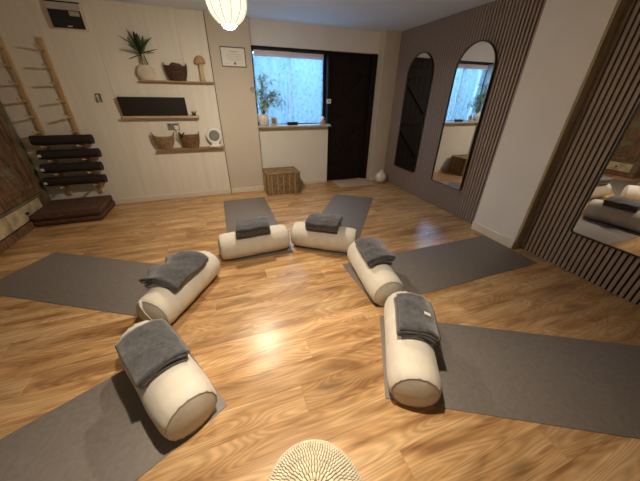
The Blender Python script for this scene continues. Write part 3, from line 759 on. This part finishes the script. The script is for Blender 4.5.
# ------------------------------------------------------------------ stacked floor cushions
def cushion(z, dx, rz, label):
    root = tag(empty('floor_cushion', (-1.855+dx, 4.00, z), R(rz)), label, 'cushion', 'stacked floor cushions')
    hx, hy, h = .325, .268, .078; nx, ny = 22, 18
    def top(x, y_, s):
        e = (1-abs(x/hx)**8)*(1-abs(y_/hy)**8)
        tuft = sum(math.exp(-((x-a)**2+(y_-b)**2)/.0018) for a in (-.16, 0, .16) for b in (-.13, 0, .13))
        return h/2 + s*(h/2*(.80+.20*e) - .012*min(1, tuft))
    mb = MB(); rs = []
    for s in (1,):
        pass
    g = lambda s: [[(-hx+2*hx*i/nx, -hy+2*hy*j/ny, top(-hx+2*hx*i/nx, -hy+2*hy*j/ny, s)) for i in range(nx+1)] for j in range(ny+1)]
    T = g(1); B = g(-1)
    MB().rings(T, closed=False, cap=False).build('top_cover', CUSH, root, smooth=True)
    MB().rings(B, closed=False, cap=False).build('under_cover', CUSH, root, smooth=True)
    loop = [(-hx+2*hx*i/24, -hy) for i in range(24)]+[(hx, -hy+2*hy*i/20) for i in range(20)]+[(hx-2*hx*i/24, hy) for i in range(24)]+[(-hx, hy-2*hy*i/20) for i in range(20)]
    # gathered side band: puckered stitch ribs
    rs = []
    for q in range(7):
        zz = .0095+(h-.019)*q/6; bul = .010*math.sin(PI*q/6)
        rs.append([(x*(1+(bul+.005*math.sin(i*2.1)*math.sin(PI*q/6))/hx), y_*(1+(bul+.005*math.sin(i*2.1)*math.sin(PI*q/6))/hy), zz) for i, (x, y_) in enumerate(loop)])
    MB().rings(rs, True, False).build('side_band', CUSH, root, smooth=True)
    for zz in (.0095, h-.0095):
        MB().tube([(x*1.004, y_*1.004, zz) for x, y_ in loop], .005, 6, loop=True).build('piping', mat('cushion_piping', (.07, .032, .02), .85, .2, 30), root, smooth=True)
    for a in (-.16, 0, .16):
        for b in (-.13, 0, .13):
            MB().lathe([(.009, -.004), (.009, .0), (.004, .003)], 10, (a, b, h-.014)).build('tuft_button', CUSH, root, smooth=True)
cushion(.001, 0.0, 0, 'brown tufted floor cushion lying on the floor under another')
cushion(.0795, -.005, 1.2, 'brown tufted floor cushion lying on top of another below the rolled mats')

# ------------------------------------------------------------------ carved cabinet
cb = tag(empty('carved_cabinet', (-2.41, 3.55, 0)), 'old carved wooden cabinet with worn paint and panelled doors', 'cabinet')
def CP(mb, name, m, par=None):
    o = mb.build(name, m, par or cb); 
    if par is None: o.location = (2.41, -3.55, 0)
    return o
ya, yb, xf = 2.80, 4.285, -2.225
CP(MB().cbox(-2.62, xf, ya, yb, .08, 1.72, .004), 'carcass', OLDW)
CP(MB().cbox(-2.62, xf+.035, ya-.01, yb, .001, .082, .006), 'plinth', OLDW)
CP(MB().cbox(-2.625, xf+.04, ya-.03, yb, 1.72, 1.78, .008), 'cornice', OLDW)
CP(MB().cbox(xf, xf+.018, 4.165, yb, .10, 1.72, .005), 'stile', OLDG)
CP(MB().cbox(xf, xf+.018, ya, ya+.09, .10, 1.72, .005), 'stile', OLDG)
for y0, y1 in ((3.43, 4.06), (2.90, 3.42)):
    dr = CP(MB().cbox(xf, xf+.022, y0, y1, .095, .262, .006), 'drawer', OLDC)
    CP(MB().rings([[(xf+x, (y0+y1)/2-.02+r*math.cos(2*PI*k/14), .182+r*math.sin(2*PI*k/14)) for k in range(14)] for x, r in ((.022, .011), (.034, .009), (.04, .017), (.05, .012), (.052, .002))]), 'knob', BLACK, dr)
CP(MB().cbox(xf, xf+.026, ya, 4.16, .268, .30, .006), 'rail', OLDG)
for y0, y1 in ((3.47, 4.155), (2.90, 3.46)):
    dd = CP(MB().cbox(xf, xf+.014, y0, y1, .31, 1.70, .004), 'door', OLDW)
    fr = MB()
    for k, inset in enumerate((.0, .075, .15)):
        a0, a1, z0, z1 = y0+inset, y1-inset, .31+inset, 1.70-inset; wd = (.055, .03, .02)[k]; hh = (.018, .013, .010)[k]
        fr.cbox(xf+.0141, xf+.0141+hh, a0, a0+wd, z0, z1, .004).cbox(xf+.0141, xf+.0141+hh, a1-wd, a1, z0, z1, .004)
        fr.cbox(xf+.0141, xf+.0141+hh, a0+wd, a1-wd, z0, z0+wd, .004).cbox(xf+.0141, xf+.0141+hh, a0+wd, a1-wd, z1-wd, z1, .004)
    CP(fr, 'moulding', OLDW, dd)
    for yr in (y0+.115, y0+.135, y1-.135, y1-.115):
        CP(MB().cbox(xf+.0142, xf+.026, yr-.006, yr+.006, .40, 1.60, .003), 'reed', OLDW, dd)
    yc = (y0+y1)/2
    for zc_ in (.62, 1.0, 1.38):
        ro = MB()
        ro.rings([[(xf+x, yc+r*math.cos(2*PI*k/20), zc_+r*math.sin(2*PI*k/20)) for k in range(20)] for x, r in ((.0141, .075), (.022, .07), (.020, .05), (.028, .03), (.03, .004))])
        for k in range(8):
            t = 2*PI*k/8; cy_, cz_ = yc+.098*math.cos(t), zc_+.098*math.sin(t)
            ro.rings([[(xf+x, cy_+r*math.cos(2*PI*q/10), cz_+r*math.sin(2*PI*q/10)) for q in range(10)] for x, r in ((.0141, .02), (.021, .015), (.023, .003))])
        CP(ro, 'carved_rosette', OLDG, dd)

# ------------------------------------------------------------------ wicker hamper, door mat, vase
hm = tag(empty('wicker_hamper', (.86, 4.195, 0)), 'rectangular brown wicker hamper standing under the window', 'basket')
hx, hy, hh = .262, .185, .335
def rect(hx, hy, per):
    P = []; nxs, nys = 20, 14
    for i in range(nxs): P.append((-hx+2*hx*i/nxs, -hy))
    for i in range(nys): P.append((hx, -hy+2*hy*i/nys))
    for i in range(nxs): P.append((hx-2*hx*i/nxs, hy))
    for i in range(nys): P.append((-hx, hy-2*hy*i/nys))
    return [((x*(1+per*(1 if (k % 2) else -1)/hx)), (y_*(1+per*(1 if (k % 2) else -1)/hy))) for k, (x, y_) in enumerate(P)]
MB().box(-hx+.012, hx-.012, -hy+.012, hy-.012, .004, .012).box(-hx+.010, -hx+.014, -hy+.012, hy-.012, .012, hh-.01).box(hx-.014, hx-.010, -hy+.012, hy-.012, .012, hh-.01).box(-hx+.014, hx-.014, -hy+.010, -hy+.014, .012, hh-.01).box(-hx+.014, hx-.014, hy-.014, hy-.010, .012, hh-.01).build('lining', WICKM, hm)
mb = MB()
for r in range(22):
    z = .010+(hh-.02)*r/21; mb.tube([(x, y_, z) for x, y_ in rect(hx, hy, .004 if r % 2 else -.004)], .0078, 6, loop=True)
mb.build('weave', WICK, hm, smooth=True)
s0 = MB().cbox(-.006, .006, -.006, .006, 0, hh-.012, .003).build('stake', STAKE, hm, loc=(-hx+.02, -hy-.010, .004))
for i in range(5):
    x = -.185+.0925*i
    link_copy(s0, hm, (x, -hy-.010, .004)); link_copy(s0, hm, (x, hy+.010, .004))
for yy in (-.09, .0, .09):
    link_copy(s0, hm, (hx+.010, yy, .004)); link_copy(s0, hm, (-hx-.010, yy, .004))
for d in (-.006, .008):
    MB().tube([(x, y_, hh+d*.6) for x, y_ in rect(hx+.002, hy+.002, .003 if d < 0 else -.003)], .009, 8, loop=True).build('rim', WICK, hm, smooth=True)
MB().cbox(-hx+.004, hx-.004, -hy+.004, hy-.004, hh-.008, hh+.004, .003).build('lid', WICK, hm)

rg = tag(empty('door_mat', (2.215, 4.26, 0)), 'pale beige door mat lying in front of the dark door', 'door mat')
MB().cbox(-.325, .325, -.205, .195, .001, .010, .003).build('pile', RUG, rg)
MB().cbox(-.335, .335, -.217, .207, .0008, .006, .002).build('border', mat('door_mat_border', (.45, .37, .28), .95, .1, 40), rg)

vs = tag(empty('round_vase', (2.735, 4.155, 0)), 'small round white vase on the floor in the corner by the door', 'vase')
MB().lathe([(.04, 0), (.068, .006), (.096, .045), (.107, .095), (.096, .145), (.062, .182), (.034, .196), (.030, .213), (.035, .222), (.029, .222), (.025, .20)], 32).build('body', CERAM, vs, smooth=True)
MB().tube([(.032*math.cos(2*PI*k/24), .032*math.sin(2*PI*k/24), .222) for k in range(24)], .004, 6, loop=True).build('lip', CERAM, vs, smooth=True)

# ------------------------------------------------------------------ things on the window sill
sz = .9935
sp_ = tag(empty('sill_plant', (.690, 4.430, sz)), 'bushy thin-leaved plant in a white pot on the window sill', 'plant')
MB().lathe([(.062, 0), (.070, .004), (.084, .07), (.088, .155), (.082, .157), (.074, .14)], 28).build('pot', CERAM, sp_, smooth=True)
MB().lathe([(.001, .134), (.074, .136), (.074, .126)], 24).build('soil', SOIL, sp_)
random.seed(21); fol = MB(); stm = MB()
for k in range(24):
    az = random.uniform(0, 2*PI); L = random.uniform(.60, .98); sp0 = random.uniform(.04, .20)
    if k > 11: az = random.uniform(-1.2, .5); sp0 = random.uniform(.18, .36); L = random.uniform(.5, .85)
    pts = []
    for i in range(9):
        s = i/8; r = sp0*(s**1.6); z = .12+L*(s-.34*s*s*(1+sp0*3))
        x, y_ = .02*math.cos(az*3)+r*math.cos(az), r*math.sin(az)*.45-.02*s
        y_ = min(y_-.06*s, .06); x = max(x, -.085 if y_ > -.115 else -.2)
        pts.append(Vector((x, y_, z)))
    stm.tube(pts, [.003-.0018*i/8 for i in range(9)], 5)
    for i in range(2, 9):
        for q in range(3):
            p = pts[i]; la = random.uniform(0, 2*PI); l = random.uniform(.065, .115); w = random.uniform(.009, .014)
            d = Vector((math.cos(la), math.sin(la)*.45, random.uniform(-.8, .35))).normalized(); sd = d.cross(Vector((0, 0, 1))).normalized()
            e = p+d*l
            if (e.x < -.09 and e.y > -.11) or e.y > .075: d.x = abs(d.x); d.y = -abs(d.y)
            fol.add([p, p+d*l*.35+sd*w, p+d*l*.4-Vector((0, 0, .004)), p+d*l*.35-sd*w, p+d*l], [(0, 1, 2), (0, 2, 3), (1, 4, 2), (2, 4, 3)])
stm.build('stems', STEM, sp_, smooth=True)
fo = fol.build('foliage', GREEN2, sp_); fo['kind'] = 'stuff'
cd = tag(empty('framed_card', (.845, 4.42, sz)), 'small pale framed card standing beside the sill plant', 'card')
MB().cbox(-.045, .045, -.008, .008, 0, .115, .003).build('frame', mat('card_frame', (.52, .45, .36), .5, .1, 10), cd, rot=(R(-8), 0, 0))
MB().box(-.030, .030, -.0095, -.0082, .02, .095).build('picture', mat('card_picture', (.20, .16, .13), .7, .4, 30), cd, rot=(R(-8), 0, 0))
MB().cbox(-.012, .012, .009, .04, .001, .05, .003).build('easel', STAKE, cd)
bx = tag(empty('black_case', (1.14, 4.42, sz)), 'small flat black case lying on the window sill', 'case')
MB().cbox(-.088, .088, -.032, .032, 0, .026, .009).build('base', BLACK, bx)
MB().cbox(-.088, .088, -.032, .032, .0262, .044, .009).build('lid', BLACK, bx)
pk = tag(empty('pink_ornament', (1.655, 4.42, sz)), 'small pink and white ornament at the door end of the sill', 'ornament')
MB().lathe([(.034, 0), (.042, .004), (.044, .045), (.034, .06), (.02, .064)], 22).build('bowl', PINK, pk, smooth=True)
MB().lathe([(.018, .062), (.028, .08), (.024, .105), (.01, .12), (.001, .122)], 18).build('top', CERAM, pk, smooth=True)
lt = tag(empty('lock_plate', (1.772, 4.4695, 1.33)), 'small white square plate on the dark post beside the door', 'plate')
MB().cbox(-.036, .036, -.012, 0, -.032, .032, .004).build('cover', WHITE, lt)
MB().cbox(-.013, -.003, -.0145, -.0122, -.016, .016, .001).build('toggle', INK, lt)
MB().cbox(.004, .014, -.0145, -.0122, -.016, .016, .001).build('toggle', INK, lt)
